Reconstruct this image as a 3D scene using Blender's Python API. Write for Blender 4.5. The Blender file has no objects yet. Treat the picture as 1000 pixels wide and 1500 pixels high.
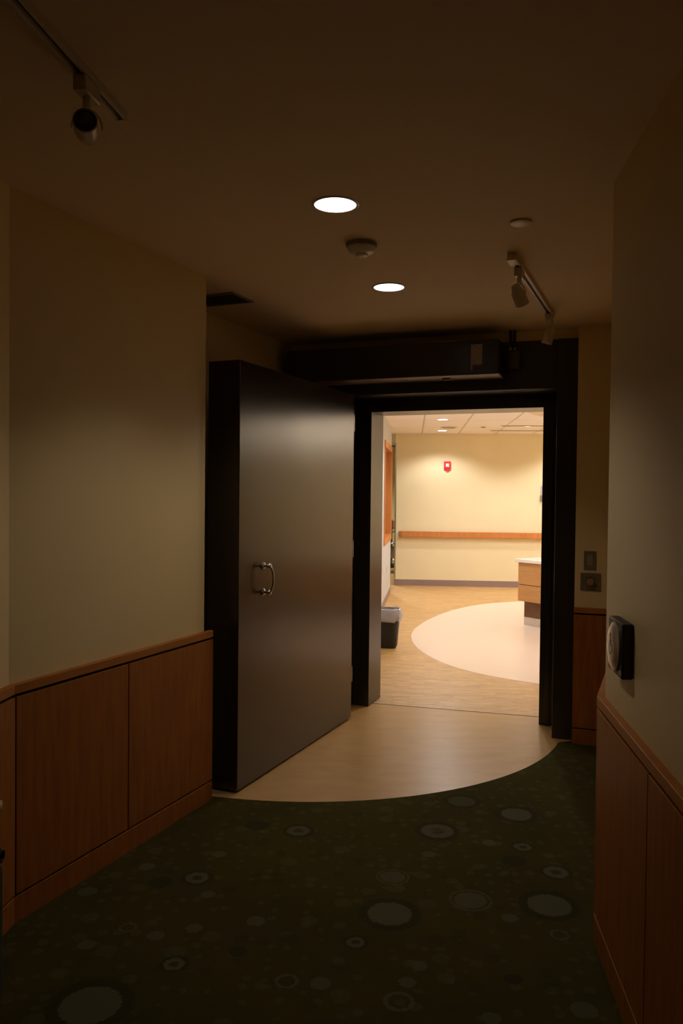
import bpy, bmesh, math, random
from mathutils import Vector, Matrix
random.seed(7)
PI = math.pi
R = math.radians
sc = bpy.context.scene
COL = sc.collection

# ------------------------------------------------------------------ camera
F, PITCH, ROLL, EYE = 1180.0, R(1.2), 0.0103, 1.52
cam_d = bpy.data.cameras.new('camera'); cam = bpy.data.objects.new('camera', cam_d); COL.objects.link(cam)
cam_d.sensor_fit = 'VERTICAL'; cam_d.sensor_height = 36.0; cam_d.lens = 36.0 * F / 1500.0
cam_d.clip_start = 0.02
fw = Vector((0, math.cos(PITCH), -math.sin(PITCH))); r0 = Vector((1, 0, 0)); u0 = Vector((0, math.sin(PITCH), math.cos(PITCH)))
rt = r0 * math.cos(ROLL) + u0 * math.sin(ROLL); up = -r0 * math.sin(ROLL) + u0 * math.cos(ROLL)
M = Matrix((rt, up, -fw)).transposed().to_4x4(); M.translation = (0, 0, EYE)
cam.matrix_world = M
sc.camera = cam
# ------------------------------------------------------------------ world, exposure
w = bpy.data.worlds.new('world'); sc.world = w; w.use_nodes = True
w.node_tree.nodes['Background'].inputs[0].default_value = (0.5, 0.42, 0.3, 1)
w.node_tree.nodes['Background'].inputs[1].default_value = 0.02
sc.view_settings.view_transform = 'Standard'; sc.view_settings.look = 'None'
sc.view_settings.exposure = 0.0; sc.view_settings.gamma = 1.0; sc.view_settings.use_curve_mapping = False
sc.cycles.max_bounces = 14; sc.cycles.diffuse_bounces = 10; sc.cycles.glossy_bounces = 5
sc.cycles.use_denoising = True
sc.cycles.sample_clamp_indirect = 6.0
WARM = (1.0, 0.96, 0.94)
WALLWASH_W, ROOM_W, FILL_GLOBE = 54.0, 78.0, 26.0        # lit-room downlight watts, then glow strength of the added unseen globes
FILL_GLOBE_COL = (1.0, 0.90, 0.74)
CORR_W = 14.0                           # watts of the dimmed corridor downlights
LENS = 2.2

# ------------------------------------------------------------------ plan frames
TH = R(20.5)
def A(s, t, z=None):                   # alcove frame: s along the door wall, t towards it
    x = s * math.cos(TH) + t * math.sin(TH); y = -s * math.sin(TH) + t * math.cos(TH)
    return Vector((x, y)) if z is None else Vector((x, y, z))
H = 2.575                              # ceiling height

# ------------------------------------------------------------------ materials
def mat(name, col, rough=0.6, metal=0.0, spec=0.5, noise=0.0, nscale=8.0, stretch=(1, 1, 1), col2=None,
        bump=0.0, bscale=60.0, emit=None, estr=0.0, aniso=0.0, trans=0.0, alpha=1.0, coat=0.0, stint=None):
    m = bpy.data.materials.new(name); m.use_nodes = True
    nt = m.node_tree; b = nt.nodes['Principled BSDF']
    b.inputs['Base Color'].default_value = (*col, 1); b.inputs['Roughness'].default_value = rough
    b.inputs['Metallic'].default_value = metal; b.inputs['Specular IOR Level'].default_value = spec
    b.inputs['Transmission Weight'].default_value = trans; b.inputs['Alpha'].default_value = alpha
    b.inputs['Coat Weight'].default_value = coat
    if stint: b.inputs['Specular Tint'].default_value = (*stint, 1)
    if aniso:                          # brushed up and down: the gloss spreads sideways along the door face
        b.inputs['Anisotropic'].default_value = aniso
        cx = nt.nodes.new('ShaderNodeCombineXYZ'); cx.inputs[0].default_value = -.392; cx.inputs[1].default_value = -.920
        nt.links.new(cx.outputs[0], b.inputs['Tangent'])
    if emit:
        b.inputs['Emission Color'].default_value = (*emit, 1); b.inputs['Emission Strength'].default_value = estr
    tc = nt.nodes.new('ShaderNodeTexCoord'); mp = nt.nodes.new('ShaderNodeMapping')
    mp.inputs['Scale'].default_value = stretch
    nt.links.new(tc.outputs['Object'], mp.inputs['Vector'])
    if noise or col2:
        n = nt.nodes.new('ShaderNodeTexNoise'); n.inputs['Scale'].default_value = nscale; n.inputs['Detail'].default_value = 5
        nt.links.new(mp.outputs[0], n.inputs['Vector'])
        cr = nt.nodes.new('ShaderNodeValToRGB')
        c2 = col2 or tuple(c * (1 - noise) for c in col)
        cr.color_ramp.elements[0].position = 0.3; cr.color_ramp.elements[0].color = (*c2, 1)
        cr.color_ramp.elements[1].position = 0.7; cr.color_ramp.elements[1].color = (*col, 1)
        nt.links.new(n.outputs['Fac'], cr.inputs['Fac']); nt.links.new(cr.outputs['Color'], b.inputs['Base Color'])
    if bump:
        n2 = nt.nodes.new('ShaderNodeTexNoise'); n2.inputs['Scale'].default_value = bscale; n2.inputs['Detail'].default_value = 3
        nt.links.new(mp.outputs[0], n2.inputs['Vector'])
        bp = nt.nodes.new('ShaderNodeBump'); bp.inputs['Strength'].default_value = bump; bp.inputs['Distance'].default_value = 0.002
        nt.links.new(n2.outputs['Fac'], bp.inputs['Height']); nt.links.new(bp.outputs[0], b.inputs['Normal'])
    return m

paint = mat('cream_wall_paint', (0.82, 0.67, 0.36), 0.50, spec=0.4, noise=0.03, nscale=3, bump=0.25, bscale=220)
paint_far = mat('yellow_wall_paint', (0.83, 0.755, 0.50), 0.6, spec=0.3, noise=0.03, nscale=3, bump=0.2, bscale=200)
paint_grey = mat('pale_grey_wall_paint', (0.56, 0.58, 0.60), 0.6, spec=0.3, noise=0.03, nscale=3, bump=0.2, bscale=200)
paint_olive = mat('olive_wall_paint', (0.72, 0.64, 0.28), 0.6, spec=0.3, noise=0.05, nscale=3)
paint_ceil = mat('ceiling_paint', (0.78, 0.64, 0.45), 0.75, spec=0.2, noise=0.03, nscale=2, bump=0.2, bscale=180)
tile_m = mat('ceiling_tile_white', (0.92, 0.90, 0.89), 0.85, spec=0.2, noise=0.08, nscale=60, bump=0.4, bscale=140)
grid_m = mat('ceiling_grid_white', (0.58, 0.52, 0.44), 0.5)
wood = mat('red_brown_wood_veneer', (0.40, 0.150, 0.026), 0.5, spec=0.25, stint=(1, .62, .35), col2=(0.30, 0.10, 0.024), nscale=5, stretch=(9, 9, 0.8))
rail_wood = mat('rail_wood', (0.48, 0.19, 0.038), 0.5, spec=0.3, stint=(1, .62, .35), col2=(0.40, 0.14, 0.035), nscale=5, stretch=(2, 2, 30))
groove_m = mat('dark_groove_backing', (0.012, 0.008, 0.005), 0.8)
bronze = mat('dark_bronze_door_laminate', (0.020, 0.014, 0.009), 0.30, metal=0.0, spec=1.0, col2=(0.015, 0.010, 0.006), nscale=4,
             stretch=(30, 30, 0.6), aniso=0.7, stint=(1, .85, .70))
frame_m = mat('dark_bronze_frame_paint', (0.030, 0.024, 0.013), 0.30, spec=0.6, noise=0.1, nscale=6)
vinyl = mat('beige_sheet_vinyl', (0.62, 0.385, 0.155), 0.30, spec=0.3, col2=(0.54, 0.325, 0.125), nscale=5, stretch=(1, 2.2, 1), bump=0.05, bscale=30)
inlay_m = mat('cream_sheet_vinyl', (0.84, 0.69, 0.56), 0.28, spec=0.5, noise=0.03, nscale=5, stretch=(1, 3, 1))
steel = mat('brushed_steel', (0.55, 0.52, 0.48), 0.28, metal=1.0)
grey_metal = mat('grey_metal', (0.35, 0.33, 0.30), 0.35, metal=1.0)
black = mat('black_plastic', (0.018, 0.017, 0.018), 0.45, noise=0.2, nscale=20)
dark_hole = mat('dark_interior', (0.01, 0.01, 0.01), 0.9)
white_pl = mat('white_plastic', (0.75, 0.68, 0.55), 0.4, noise=0.04, nscale=20)
dim_pl = mat('grey_plastic', (0.26, 0.22, 0.16), 0.4, noise=0.06, nscale=20)
glassy = mat('frosted_lamp_glass', (0.66, 0.58, 0.44), 0.25, spec=0.6, trans=0.12, noise=0.05)
red_pl = mat('red_alarm_plastic', (0.75, 0.03, 0.05), 0.35, spec=0.5, noise=0.05)
strobe = mat('clear_strobe_lens', (0.95, 0.92, 0.92), 0.15, spec=0.6, noise=0.02)
base_m = mat('mauve_rubber_base', (0.30, 0.22, 0.20), 0.5, noise=0.1, nscale=5)
orange_wood = mat('orange_wood', (0.62, 0.25, 0.07), 0.35, col2=(0.52, 0.19, 0.05), nscale=5, stretch=(6, 6, 0.8))
honey = mat('honey_desk_veneer', (0.56, 0.29, 0.10), 0.35, col2=(0.48, 0.24, 0.08), nscale=6, stretch=(1, 1, 6))
dark_wood = mat('dark_walnut_veneer', (0.15, 0.06, 0.02), 0.4, noise=0.2, nscale=6, stretch=(1, 1, 6))
counter_m = mat('white_solid_surface', (0.85, 0.82, 0.74), 0.25, noise=0.04, nscale=40)
kick_m = mat('silver_kick_plate', (0.62, 0.56, 0.50), 0.35, metal=0.4, noise=0.05)
liner_m = mat('clear_plastic_liner', (0.80, 0.76, 0.80), 0.25, spec=0.7, trans=0.0, alpha=0.52, noise=0.12, nscale=22, bump=0.8, bscale=28)
paper = mat('sticker_paper', (0.60, 0.56, 0.52), 0.6, col2=(0.30, 0.27, 0.25), nscale=30, stretch=(1.2, 1.2, 14))
purple = mat('purple_print', (0.13, 0.08, 0.22), 0.5, noise=0.1)
green_fab = mat('dark_green_upholstery', (0.035, 0.045, 0.028), 0.9, noise=0.25, nscale=120, bump=0.5, bscale=300)
olive_wood = mat('pale_arm_wood', (0.45, 0.36, 0.17), 0.35, noise=0.15, nscale=8)
glass_dark = mat('window_glass', (0.20, 0.17, 0.13), 0.06, spec=0.8, noise=0.02)
orange_trim = mat('orange_strip', (0.42, 0.14, 0.03), 0.5, noise=0.2)
lens_on = mat('lit_downlight_lens', (0.9, 0.9, 0.95), 0.5, emit=(0.93, 0.90, 1.0), estr=LENS)
lens_far = mat('lit_room_downlight_lens', (0.9, 0.9, 0.95), 0.5, emit=(0.98, 0.90, 1.0), estr=3.0)
fill_globe_m = mat('fill_globe_glow', (0.9, 0.88, 0.85), 0.4, emit=FILL_GLOBE_COL, estr=FILL_GLOBE)  # glow for the unseen globes added as fill
fill_globe_big = mat('large_fill_globe_glow', (0.9, 0.88, 0.85), 0.4, emit=FILL_GLOBE_COL, estr=FILL_GLOBE * .42)
underside_m = mat('pale_brown_underside', (0.20, 0.15, 0.10), 0.45, noise=0.05)
navy = mat('dark_blue_rubbish', (0.02, 0.022, 0.06), 0.4, noise=0.5, nscale=40)
plate_dim = mat('dull_wall_plate', (0.20, 0.17, 0.11), 0.45, noise=0.06)
rocker_m = mat('dull_rocker', (0.33, 0.28, 0.18), 0.4, noise=0.05)
strip_m = mat('beige_metal_strip', (.42, .30, .19), .35, metal=.3, noise=.05)
vent_m = mat('vent_slat_grey', (0.50, 0.46, 0.36), 0.5, noise=0.05)
jb_m = mat('dark_grey_box_metal', (0.085, 0.085, 0.065), 0.5, noise=0.1)
plate_face = mat('pale_push_disc', (0.62, 0.50, 0.38), 0.3, metal=0.3, noise=0.15, nscale=12)
blue_print = mat('blue_grey_print', (0.13, 0.12, 0.17), 0.5, noise=0.1)
dark_lens = mat('dark_lamp_lens', (0.04, 0.045, 0.035), 0.12, spec=0.8, noise=0.1)
off_white = mat('off_white_metal', (0.62, 0.55, 0.45), 0.4, noise=0.05)

def cork_material():
    m = bpy.data.materials.new('cork_toned_plank_vinyl'); m.use_nodes = True; nt = m.node_tree; b = nt.nodes['Principled BSDF']
    tc = nt.nodes.new('ShaderNodeTexCoord'); mp = nt.nodes.new('ShaderNodeMapping'); mp.inputs['Rotation'].default_value = (0, 0, R(6))
    nt.links.new(tc.outputs['Object'], mp.inputs[0])
    br = nt.nodes.new('ShaderNodeTexBrick'); br.inputs['Scale'].default_value = 1.0
    br.inputs['Brick Width'].default_value = 0.22; br.inputs['Row Height'].default_value = 0.055; br.inputs['Mortar Size'].default_value = 0.0009
    br.inputs['Color1'].default_value = (0.65, 0.41, 0.165, 1); br.inputs['Color2'].default_value = (0.53, 0.325, 0.115, 1)
    br.inputs['Mortar'].default_value = (0.50, 0.29, 0.11, 1)
    nt.links.new(mp.outputs[0], br.inputs['Vector'])
    n = nt.nodes.new('ShaderNodeTexNoise'); n.inputs['Scale'].default_value = 16; n.inputs['Detail'].default_value = 6
    mp2 = nt.nodes.new('ShaderNodeMapping'); mp2.inputs['Scale'].default_value = (0.5, 2.2, 1); nt.links.new(mp.outputs[0], mp2.inputs[0])
    nt.links.new(mp2.outputs[0], n.inputs['Vector'])
    mx = nt.nodes.new('ShaderNodeMix'); mx.data_type = 'RGBA'; mx.blend_type = 'MULTIPLY'; mx.inputs[0].default_value = 0.55
    cr = nt.nodes.new('ShaderNodeValToRGB'); cr.color_ramp.elements[0].position = 0.35; cr.color_ramp.elements[0].color = (0.62, 0.55, 0.48, 1)
    cr.color_ramp.elements[1].position = 0.6; cr.color_ramp.elements[1].color = (1.05, 1.05, 1.05, 1)
    nt.links.new(n.outputs[0], cr.inputs[0]); nt.links.new(br.outputs['Color'], mx.inputs[6]); nt.links.new(cr.outputs[0], mx.inputs[7])
    nt.links.new(mx.outputs[2], b.inputs['Base Color']); b.inputs['Roughness'].default_value = 0.38
    return m
cork = cork_material()

# carpet: olive ground, a scatter of small dots and the big discs and rings the photograph shows
CIRC = [  # x, y, radius, kind
 (0.787, 2.964, .080, 'disc'), (0.190, 2.891, .080, 'disc'), (0.499, 2.995, .078, 'ring_disc'), (0.219, 3.173, .064, 'ring_disc'),
 (0.850, 3.818, .072, 'disc'), (0.612, 3.975, .066, 'faint'), (0.448, 3.617, .074, 'donut'), (-0.728, 2.353, .090, 'disc'),
 (-0.179, 3.605, .052, 'donut'), (0.187, 2.384, .048, 'ring'), (-0.524, 2.564, .034, 'donut')]
def carpet_material(extra):
    m = bpy.data.materials.new('olive_carpet_with_circles'); m.use_nodes = True; nt = m.node_tree; b = nt.nodes['Principled BSDF']
    N = nt.nodes.new; L = nt.links.new
    geo = N('ShaderNodeNewGeometry')
    flat = N('ShaderNodeVectorMath'); flat.operation = 'MULTIPLY'; flat.inputs[1].default_value = (1, 1, 0); L(geo.outputs['Position'], flat.inputs[0])
    # wobble keeps the tufted outlines a little ragged
    nz = N('ShaderNodeTexNoise'); nz.inputs['Scale'].default_value = 90; L(flat.outputs[0], nz.inputs[0])
    sub = N('ShaderNodeVectorMath'); sub.operation = 'SUBTRACT'; sub.inputs[1].default_value = (.5, .5, .5); L(nz.outputs['Color'], sub.inputs[0])
    scl = N('ShaderNodeVectorMath'); scl.operation = 'SCALE'; scl.inputs['Scale'].default_value = 0.022; L(sub.outputs[0], scl.inputs[0])
    pos = N('ShaderNodeVectorMath'); pos.operation = 'ADD'; L(flat.outputs[0], pos.inputs[0]); L(scl.outputs[0], pos.inputs[1])
    flat2 = N('ShaderNodeVectorMath'); flat2.operation = 'MULTIPLY'; flat2.inputs[1].default_value = (1, 1, 0); L(pos.outputs[0], flat2.inputs[0])
    base = N('ShaderNodeTexNoise'); base.inputs['Scale'].default_value = 2.0; base.inputs['Detail'].default_value = 8; L(flat.outputs[0], base.inputs[0])
    cr = N('ShaderNodeValToRGB'); cr.color_ramp.elements[0].color = (*GROUND2, 1); cr.color_ramp.elements[1].color = (*GROUND, 1)
    cr.color_ramp.elements[0].position = .35; cr.color_ramp.elements[1].position = .65
    L(base.outputs[0], cr.inputs[0]); cur = cr.outputs[0]
    def mix(fac, col):
        nonlocal cur
        x = N('ShaderNodeMix'); x.data_type = 'RGBA'; L(fac, x.inputs[0]); L(cur, x.inputs[6]); x.inputs[7].default_value = (*col, 1); cur = x.outputs[2]
    def ramp(src, stops):
        r = N('ShaderNodeValToRGB'); r.color_ramp.interpolation = 'LINEAR'; L(src, r.inputs[0])
        e = r.color_ramp.elements; e[0].position, e[0].color = stops[0][0], (stops[0][1],) * 3 + (1,)
        e[1].position, e[1].color = stops[1][0], (stops[1][1],) * 3 + (1,)
        for p, v in stops[2:]:
            q = e.new(p); q.color = (v, v, v, 1)
        return r.outputs[0]
    def math_(op, a, bb):
        q = N('ShaderNodeMath'); q.operation = op
        for i, v in ((0, a), (1, bb)):
            if isinstance(v, (int, float)): q.inputs[i].default_value = v
            else: L(v, q.inputs[i])
        return q.outputs[0]
    # small random dots
    for sc_, thr, dens, col in ((17.0, .34, .40, DOT), (12.0, .40, .26, DARK), (9.0, .33, .26, DOT)):
        v = N('ShaderNodeTexVoronoi'); v.voronoi_dimensions = '2D'; v.inputs['Scale'].default_value = sc_; v.inputs['Randomness'].default_value = .75; L(flat2.outputs[0], v.inputs['Vector'])
        sep = N('ShaderNodeSeparateColor'); L(v.outputs['Color'], sep.inputs[0])
        on = math_('LESS_THAN', sep.outputs[0], dens)
        rad = math_('MULTIPLY_ADD', sep.outputs[1], thr * .6); rad.node.inputs[2].default_value = thr * .4
        ins = math_('LESS_THAN', v.outputs['Distance'], rad)
        f = math_('MULTIPLY', on, ins); f2 = math_('MULTIPLY', f, .38)
        mix(f2, col)
    for x, y, r, kind in extra:
        d = N('ShaderNodeVectorMath'); d.operation = 'DISTANCE'; L(flat2.outputs[0], d.inputs[0]); d.inputs[1].default_value = (x, y, 0)
        q = math_('DIVIDE', d.outputs['Value'], r * 1.5)                # 0.667 is the outline
        e = .012
        D = lambda a, bb, v=1: [(a - e, 0), (a, v), (bb, v), (bb + e, 0)]
        if kind in ('disc', 'faint'):
            mix(ramp(q, [(0.0, 0.0), (1.0, 0.0), (.66, 0), (.70, .8), (.93, .8), (.96, 0)]), DARK)
            k = 1.0 if kind == 'disc' else .5
            mix(ramp(q, [(0.0, k), (1.0, 0.0), (.65, k), (.68, 0)]), DISC)
        elif kind == 'ring_disc':
            mix(ramp(q, [(0.0, 0.0), (1.0, 0.0), (.60, 0), (.62, .8), (.68, .8), (.70, 0)]), DISC)
            mix(ramp(q, [(0.0, .8), (1.0, 0.0), (.50, .8), (.53, 0)]), DISC)
        elif kind == 'donut':
            mix(ramp(q, [(0.0, 0.0), (1.0, 0.0), (.66, 0), (.70, .8), (.90, .8), (.94, 0)]), DARK)
            mix(ramp(q, [(0.0, 0.0), (1.0, 0.0), (.28, 0), (.31, 1), (.64, 1), (.67, 0)]), DISC)
        elif kind == 'ring':
            mix(ramp(q, [(0.0, 0.0), (1.0, 0.0), (.46, 0), (.49, .8), (.64, .8), (.67, 0)]), DISC)
        elif kind == 'dark':
            mix(ramp(q, [(0.0, .9), (1.0, 0.0), (.64, .9), (.67, 0)]), DARK)
        elif kind == 'dot':
            mix(ramp(q, [(0.0, .75), (1.0, 0.0), (.63, .75), (.67, 0)]), DISC)
    L(cur, b.inputs['Base Color']); b.inputs['Roughness'].default_value = 0.95; b.inputs['Specular IOR Level'].default_value = .03
    fn = N('ShaderNodeTexNoise'); fn.inputs['Scale'].default_value = 260; L(geo.outputs['Position'], fn.inputs[0])
    bp = N('ShaderNodeBump'); bp.inputs['Strength'].default_value = .5; bp.inputs['Distance'].default_value = .003
    L(fn.outputs[0], bp.inputs['Height']); L(bp.outputs[0], b.inputs['Normal'])
    return m
GROUND, GROUND2 = (0.066, 0.055, 0.013), (0.054, 0.046, 0.011)
DISC, DOT, DARK = (0.094, 0.092, 0.050), (0.092, 0.088, 0.042), (0.038, 0.036, 0.014)
CIRC += [(0.882, 3.228, .050, 'donut'), (0.80, 3.46, .038, 'donut'), (0.063, 2.702, .032, 'donut'), (0.733, 2.352, .042, 'dot'),
         (0.735, 3.33, .048, 'dark'), (0.77, 2.76, .034, 'ring'), (-0.69, 3.11, .048, 'dark'), (-0.555, 3.15, .046, 'donut'),
         (-0.37, 3.66, .055, 'dark'), (-0.73, 2.78, .032, 'ring'), (-0.155, 2.48, .038, 'ring'), (-0.29, 2.83, .034, 'dot'),
         (0.22, 2.48, .028, 'dot'), (0.265, 2.57, .028, 'dot'), (0.62, 2.87, .030, 'dot'), (0.45, 2.31, .030, 'dot'),
         (0.555, 2.50, .030, 'dark'), (0.385, 3.38, .030, 'dot'), (0.66, 3.50, .032, 'dot'), (-0.95, 3.03, .036, 'dot'),
         (-0.775, 3.24, .034, 'dot'), (-0.50, 3.36, .030, 'dot'), (-0.49, 3.02, .028, 'dot'), (-0.05, 2.47, .034, 'dot'),
         (-0.33, 2.64, .032, 'dark'), (-0.50, 2.78, .030, 'dot'), (-0.84, 2.67, .030, 'dot'), (-0.62, 2.73, .030, 'dot')]
carpet_m = carpet_material(CIRC)

# ------------------------------------------------------------------ mesh helpers
def link(name, bm, m, parent=None, smooth=False, bevel=0.0, seg=2):
    me = bpy.data.meshes.new(name)
    bmesh.ops.recalc_face_normals(bm, faces=bm.faces[:])
    bm.to_mesh(me); bm.free()
    me.materials.append(m)
    if smooth:
        for p in me.polygons: p.use_smooth = True
        try: me.set_sharp_from_angle(angle=R(38))
        except Exception: pass
    o = bpy.data.objects.new(name, me); COL.objects.link(o)
    if parent: o.parent = parent
    if bevel:
        bv = o.modifiers.new('bevel', 'BEVEL'); bv.width = bevel; bv.segments = seg; bv.limit_method = 'ANGLE'; bv.angle_limit = R(40)
        for p in me.polygons: p.use_smooth = True
        try: me.set_sharp_from_angle(angle=R(30))
        except Exception: pass
    return o
def tag(o, label=None, cat=None, group=None, kind=None):
    if label: o['label'] = label
    if cat: o['category'] = cat
    if group: o['group'] = group
    if kind: o['kind'] = kind
    return o
def thing(name, label, cat, loc=(0, 0, 0), rz=0.0, group=None, kind=None):
    o = bpy.data.objects.new(name, None); COL.objects.link(o); o.empty_display_size = .1
    o.location = loc; o.rotation_euler = (0, 0, rz)
    return tag(o, label, cat, group, kind)
def prism(bm, pts, z0, z1):
    lo = [bm.verts.new((p[0], p[1], z0)) for p in pts]; hi = [bm.verts.new((p[0], p[1], z1)) for p in pts]
    bm.faces.new(lo[::-1]); bm.faces.new(hi)
    n = len(pts)
    for i in range(n): bm.faces.new((lo[i], lo[(i + 1) % n], hi[(i + 1) % n], hi[i]))
    return bm
def pr(pts, z0, z1): return prism(bmesh.new(), pts, z0, z1)
def box(bm, x0, x1, y0, y1, z0, z1): return prism(bm, [(x0, y0), (x1, y0), (x1, y1), (x0, y1)], z0, z1)
def bx(*a): return box(bmesh.new(), *a)
def abox(s0, s1, t0, t1, z0, z1): return pr([A(s0, t0), A(s1, t0), A(s1, t1), A(s0, t1)], z0, z1)
def lathe(bm, prof, n=32, mtx=None):
    rings = []
    for r, z in prof:
        if r < 1e-6: rings.append([bm.verts.new((0, 0, z))])
        else: rings.append([bm.verts.new((r * math.cos(2 * PI * i / n), r * math.sin(2 * PI * i / n), z)) for i in range(n)])
    for a, b in zip(rings, rings[1:]):
        for i in range(n):
            j = (i + 1) % n
            if len(a) == 1 and len(b) > 1: bm.faces.new((a[0], b[i], b[j]))
            elif len(b) == 1 and len(a) > 1: bm.faces.new((a[i], b[0], a[j]))
            elif len(a) > 1: bm.faces.new((a[i], b[i], b[j], a[j]))
    if mtx: bmesh.ops.transform(bm, matrix=mtx, verts=bm.verts[:])
    return bm
def tube(bm, pts, r, n=12, closed=False):
    pts = [Vector(p) for p in pts]; rings = []; k = len(pts)
    for i, p in enumerate(pts):
        a = pts[(i - 1) % k] if (closed or i > 0) else p; b = pts[(i + 1) % k] if (closed or i < k - 1) else p
        d = (b - a).normalized(); ref = Vector((0, 0, 1)) if abs(d.z) < .9 else Vector((1, 0, 0))
        if i and not closed: ref = rings_ref
        u = d.cross(ref).normalized() if abs(d.dot(ref)) < .98 else d.orthogonal().normalized(); v = d.cross(u).normalized(); rings_ref = v.cross(d) * -1 if False else ref
        rings.append([bm.verts.new(p + u * r * math.cos(2 * PI * j / n) + v * r * math.sin(2 * PI * j / n)) for j in range(n)])
    for i in range(k if closed else k - 1):
        a, b = rings[i], rings[(i + 1) % k]
        for j in range(n): bm.faces.new((a[j], a[(j + 1) % n], b[(j + 1) % n], b[j]))
    if not closed: bm.faces.new(rings[0][::-1]); bm.faces.new(rings[-1])
    return bm
def rrect(w, d, r, n=5):
    out = []
    for cx, cy, a0 in ((w / 2 - r, d / 2 - r, 0), (-w / 2 + r, d / 2 - r, 90), (-w / 2 + r, -d / 2 + r, 180), (w / 2 - r, -d / 2 + r, 270)):
        for i in range(n + 1):
            a = R(a0 + 90 * i / n); out.append((cx + r * math.cos(a), cy + r * math.sin(a)))
    return out
def loft(bm, loops, cap0=True, cap1=True):
    rings = [[bm.verts.new(p) for p in l] for l in loops]; n = len(rings[0])
    for a, b in zip(rings, rings[1:]):
        for i in range(n): bm.faces.new((a[i], a[(i + 1) % n], b[(i + 1) % n], b[i]))
    if cap0: bm.faces.new(rings[0][::-1])
    if cap1: bm.faces.new(rings[-1])
    return bm

class Run:
    """A plan polyline; boards follow it at given offsets (side=+1: interior on its right)."""
    def __init__(s, pts, side): s.p = [Vector(q) for q in pts]; s.side = side
    def nrm(s, i):
        d = (s.p[i + 1] - s.p[i]).normalized(); return Vector((d.y, -d.x)) * s.side
    def off(s, i, o):
        n = len(s.p)
        if i == 0: return s.p[0] + s.nrm(0) * o
        if i == n - 1: return s.p[-1] + s.nrm(n - 2) * o
        a, b = s.nrm(i - 1), s.nrm(i); m = (a + b) / (1 + a.dot(b)); return s.p[i] + m * o
    def quad(s, i, o0, o1, u0=None, u1=None):
        d = (s.p[i + 1] - s.p[i]).normalized(); n = s.nrm(i)
        f = lambda o, u, end: (s.off(end, o) if u is None else s.p[i] + d * u + n * o)
        return [f(o0, u0, i), f(o0, u1, i + 1), f(o1, u1, i + 1), f(o1, u0, i)]
    def board(s, i, o0, o1, z0, z1, u0=None, u1=None): return pr(s.quad(i, o0, o1, u0, u1), z0, z1)
    def length(s, i): return (s.p[i + 1] - s.p[i]).length

# ------------------------------------------------------------------ floors
arc = []
for k in range(41):
    a = math.atan2(-.665, 1.535) + (-(math.acos(-.72)) - math.atan2(-.665, 1.535)) * k / 40
    arc.append((-.18 + 1.673 * math.cos(a), 5.62 + 1.673 * math.sin(a)))
pts = [(-2.4, -2.6), (2.6, -2.6), (2.6, 4.9), tuple(A(.0, 5.2)), tuple(A(-.35, 5.22))] + arc + [(-2.4, arc[-1][1])]
tag(link('floor', pr(pts, -.06, .004), carpet_m), 'dark olive carpet with scattered circles in the corridor', 'floor', kind='structure')
thrL, thrR = A(-2.3, 5.535), A(-.38, 5.70)
tag(link('floor_vinyl', pr([(-2.4, 3.3), (1.9, 3.3), tuple(A(-.0, 5.2)), tuple(thrR), tuple(thrL), (-2.4, 5.9)], -.07, .0), vinyl),
    'beige vinyl quarter circle swept by the open door', 'floor', kind='structure')
tag(link('floor_cork', pr([tuple(thrL), tuple(thrR), tuple(A(0, 5.60)), tuple(A(6.2, 5.60)), (8.4, 20), (-2.6, 20), (-2.6, 6.0)], -.07, .0), cork),
    'tan cork-toned vinyl floor of the lit room', 'floor', kind='structure')
meas = [(1.181, 6.853), (.987, 7.144), (.821, 7.59), (.73, 8.175), (.757, 8.735), (.826, 9.187), (1.067, 9.914), (1.478, 10.774),
        (1.954, 11.423), (2.613, 11.771), (3.3, 11.78), (4.3, 11.2), (4.95, 10.1), (5.1, 8.8), (4.7, 7.5), (3.9, 6.75), (3.0, 6.35), (2.2, 6.25), (1.597, 6.476)]
sm = []
for i in range(len(meas)):
    p0, p1, p2, p3 = [Vector(meas[(i + k) % len(meas)]) for k in (-1, 0, 1, 2)]
    for j in range(6):
        t = j / 6
        sm.append(.5 * ((2 * p1) + (p2 - p0) * t + (2 * p0 - 5 * p1 + 4 * p2 - p3) * t * t + (3 * p1 - 3 * p2 + p3 - p0) * t ** 3))
for _ in range(40): sm = [(sm[i - 1] + sm[i] * 2 + sm[(i + 1) % len(sm)]) / 4 for i in range(len(sm))]
tag(link('floor_inlay', pr([tuple(p) for p in sm], -.03, .0012), inlay_m), 'cream oval inlay in the tan floor around the desk', 'floor', kind='structure')
u = (thrR - thrL).normalized(); nn = Vector((-u.y, u.x))
o = link('trim_5', pr([A(-1.826, 5.576) - nn * .006, A(-.628, 5.679) - nn * .006, A(-.628, 5.679) + nn * .006, A(-1.826, 5.576) + nn * .006], 0, .0025), strip_m)
tag(o, 'thin metal strip between beige and tan floors in the doorway', 'trim', kind='structure')

# ------------------------------------------------------------------ corridor walls with wainscot
left = Run([(-1.83, -2.4), (-1.83, 2.47), (-1.196, 2.40), (-1.156, 2.801), (-.668, 3.935), tuple(A(-2.43, 3.50)), tuple(A(-2.34, 5.225))], 1)
right = Run([(.323, -2.45), (.901, 2.722), tuple(A(-.05, 5.15)), tuple(A(-.386, 5.15))], -1)
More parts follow.
